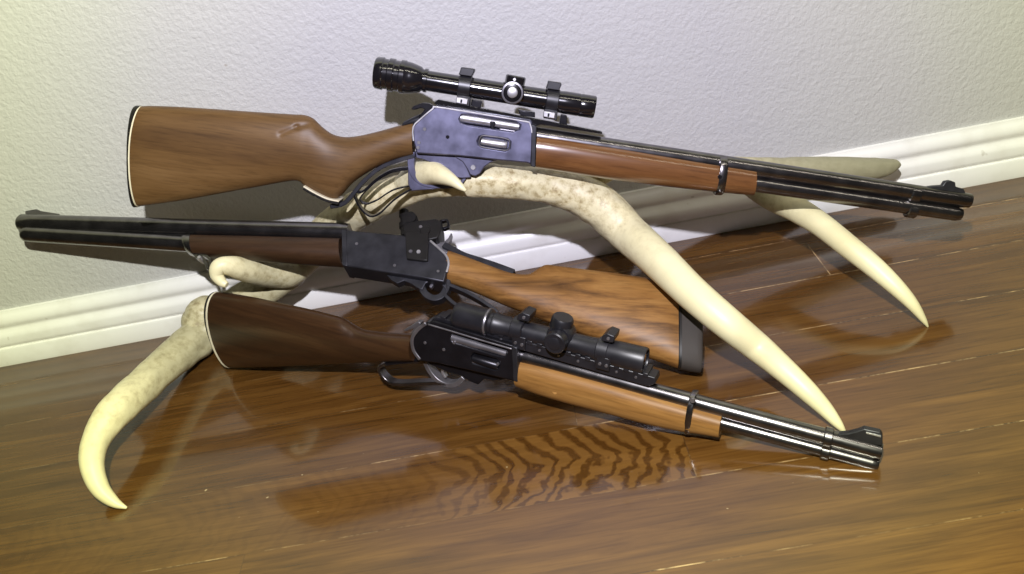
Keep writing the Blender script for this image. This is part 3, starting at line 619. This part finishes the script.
G.lathe('lower_hoop', (821, 449.7), (830, 452.1), [(0, 7), (.12, 8.2), (.88, 8.2), (1, 7)], MT['blued'], bf)
G.prism('band_web', [(824, 440), (832, 442), (830, 451), (822, 449)], -.007, .0075, MT['blued'], bf)
G.knob('screw', (828.3, 443.8), 1.5, .007, .009, MT['silver'], bf)
fs = G.prism('front_sight', [(838, 434.5), (848, 433.8), (857, 431.6), (864, 429), (880, 432.4), (882.5, 436), (882.5, 446), (860, 442), (838, 436.5)], -.0035, .0035, MT['matte'])
G.prism('sight_blade', [(866, 432.2), (881, 436), (881, 437.6), (866, 433.8)], .002, .0045, MT['silver'], fs, bevel=.0002)
rl = G.prism('scope_rail', [(432, 319.2), (436, 316.8), (655, 377.8), (655.5, 383.5), (648, 387), (512, 347.5), (433, 324)], -.008, .0095, MT['satin'], bevel=.0008)
for k in range(22):
    t = (k+.6)/22.4; x0 = 437+t*(653-437); y0 = 318.2+t*(378.4-318.2)
    G.prism('rail_slot_lug', [(x0-2.7, y0-3.8), (x0+2.6, y0-2.3), (x0+2.4, y0+1.8), (x0-2.9, y0+.3)], -.0105, .0105, MT['satin'], rl, bevel=.0006)
    if k % 2 == 0 and k > 2: G.knob('rail_screw', (x0, y0+4), 1.3, .009, .0103, MT['grey'], rl, n=12)
sc = G.lathe('telescopic_sight', (456.5, 314.5), (646, 360.8), [
    (0.01, 9), (0, 11), (.006, 12), (.03, 12.6), (.16, 12.4), (.172, 13), (.190, 12.8), (.196, 12), (.2, 10.4), (.215, 10.2), (.22, 11), (.232, 11), (.24, 10.2), (.30, 9.8), (.33, 9.4), (.5, 9.4), (.66, 9.4),
    (.73, 9.6), (.76, 10.4), (.82, 11.2), (.87, 11.9), (.99, 12.2), (1, 11.6), (1.0, 10.2), (.975, 9.8)], MT['satin'], n=44)
G.lathe('silver_collar', (488, 322.2), (490.2, 322.7), [(0, 12.9), (.5, 13.3), (1, 12.9)], MT['grey'], sc)
for cx, cy in ((519.5, 329), (604, 350)):
    rg = G.lathe('scope_ring', (cx-6, cy-1.5), (cx+6, cy+1.5), [(0, 10.6), (.08, 11.6), (.92, 11.6), (1, 10.6)], MT['satin'], sc)
    G.prism('ring_base', [(cx-7, cy+6), (cx+6, cy+9.4), (cx+4.6, cy+22), (cx-8.6, cy+18.4)], -.012, .0130, MT['satin'], rg)
    G.prism('ring_clamp', [(cx-2, cy-14), (cx+3, cy-16.5), (cx+10.5, cy-13.5), (cx+9, cy-7), (cx-3, cy-9)], -.009, .010, MT['satin'], rg)
    G.knob('ring_screw', (cx-4.5, cy+14.2), 1.6, .012, .0142, MT['grey'], rg, n=10); G.knob('ring_screw', (cx+2, cy+16.2), 1.6, .012, .0142, MT['grey'], rg, n=10)
    G.knob('ring_screw', (cx+4, cy-11), 1.6, .009, .0112, MT['grey'], rg, n=10)
G.knob('turret_saddle', (558, 338.5), 12.4, -.010, .0105, MT['satin'], sc, prof=[(0, .9), (.2, 1), (.85, 1), (1, .88)])
G.knob('windage_turret', (554, 344), 10.3, .008, .0225, MT['satin'], sc, prof=[(0, .9), (.25, .9), (.3, 1), (.92, 1), (1, .9)])
G.knob('turret_coin_cap', (553.5, 344.3), 6.0, .022, .0235, MT['satin'], sc)
G.vknob('elevation_turret', (558.5, 336), (563.3, 317), [(0, 10), (.35, 9.5), (.4, 10), (.44, 10.4), (.9, 10.4), (1, 9.3)], MT['satin'], sc)
G.lathe('objective_lens', (643.5, 360.2), (644.5, 360.4), [(0, 10), (1, 10)], MT['glass'], sc)

# ------------------------------------------------------------------ lights
def spot(name, loc, target, energy, col, size, blend, rad):
    l = bpy.data.lights.new(name, 'SPOT'); l.energy = energy; l.color = col; l.spot_size = math.radians(size); l.spot_blend = blend; l.shadow_soft_size = rad
    o = bpy.data.objects.new(name, l); COL.objects.link(o); o.location = loc
    o.rotation_euler = (V(target)-V(loc)).to_track_quat('-Z', 'Y').to_euler(); return o
LP = V((-.02, -.98, .93)); TG = V((.0, -.03, .24))
# hand torch held above the camera: cool white in the middle of its beam, yellower and stronger towards the rim
l = bpy.data.lights.new('hand_torch', 'POINT'); l.energy = 76; l.shadow_soft_size = .012; l.use_nodes = True
o = bpy.data.objects.new('hand_torch', l); COL.objects.link(o); o.location = LP
o.rotation_euler = (TG-LP).to_track_quat('-Z', 'Y').to_euler()
nt = l.node_tree; em = nt.nodes['Emission']
tc = N(nt, 'ShaderNodeTexCoord'); sx = N(nt, 'ShaderNodeSeparateXYZ'); nt.links.new(tc.outputs['Normal'], sx.inputs[0])
ang = math_n(nt, 'ARCCOSINE', math_n(nt, 'ABSOLUTE', sx.outputs[2]))
r = ramp(nt, [(.0, (.79, .77, .93)), (.14, (.83, .81, .95)), (.24, (.98, .97, .96)), (.33, (1.16, 1.20, .86)), (.43, (1.28, 1.36, .70)), (.62, (.35, .32, .17)), (.8, (.08, .07, .04))])
nt.links.new(math_n(nt, 'DIVIDE', ang, 1.5708), r.inputs['Fac'])
nt.links.new(r.outputs['Color'], em.inputs['Color'])
# added warm strip light overhead, streaking the barrels and filling the shadows
l = bpy.data.lights.new('streak_fill_strip', 'AREA'); l.shape = 'RECTANGLE'; l.size = 3.2; l.size_y = .11; l.energy = 17; l.color = (1, .93, .74)
o = bpy.data.objects.new('streak_fill_strip', l); COL.objects.link(o); o.location = (1.1, -1.15, 2.32)
w = bpy.data.worlds.new('room'); S.world = w; w.use_nodes = True
w.node_tree.nodes['Background'].inputs[0].default_value = (1, .92, .74, 1)
w.node_tree.nodes['Background'].inputs[1].default_value = .015
S.view_settings.view_transform = 'Standard'; S.view_settings.look = 'None'; S.view_settings.gamma = 1
S.view_settings.use_curve_mapping = False; S.view_settings.exposure = 0
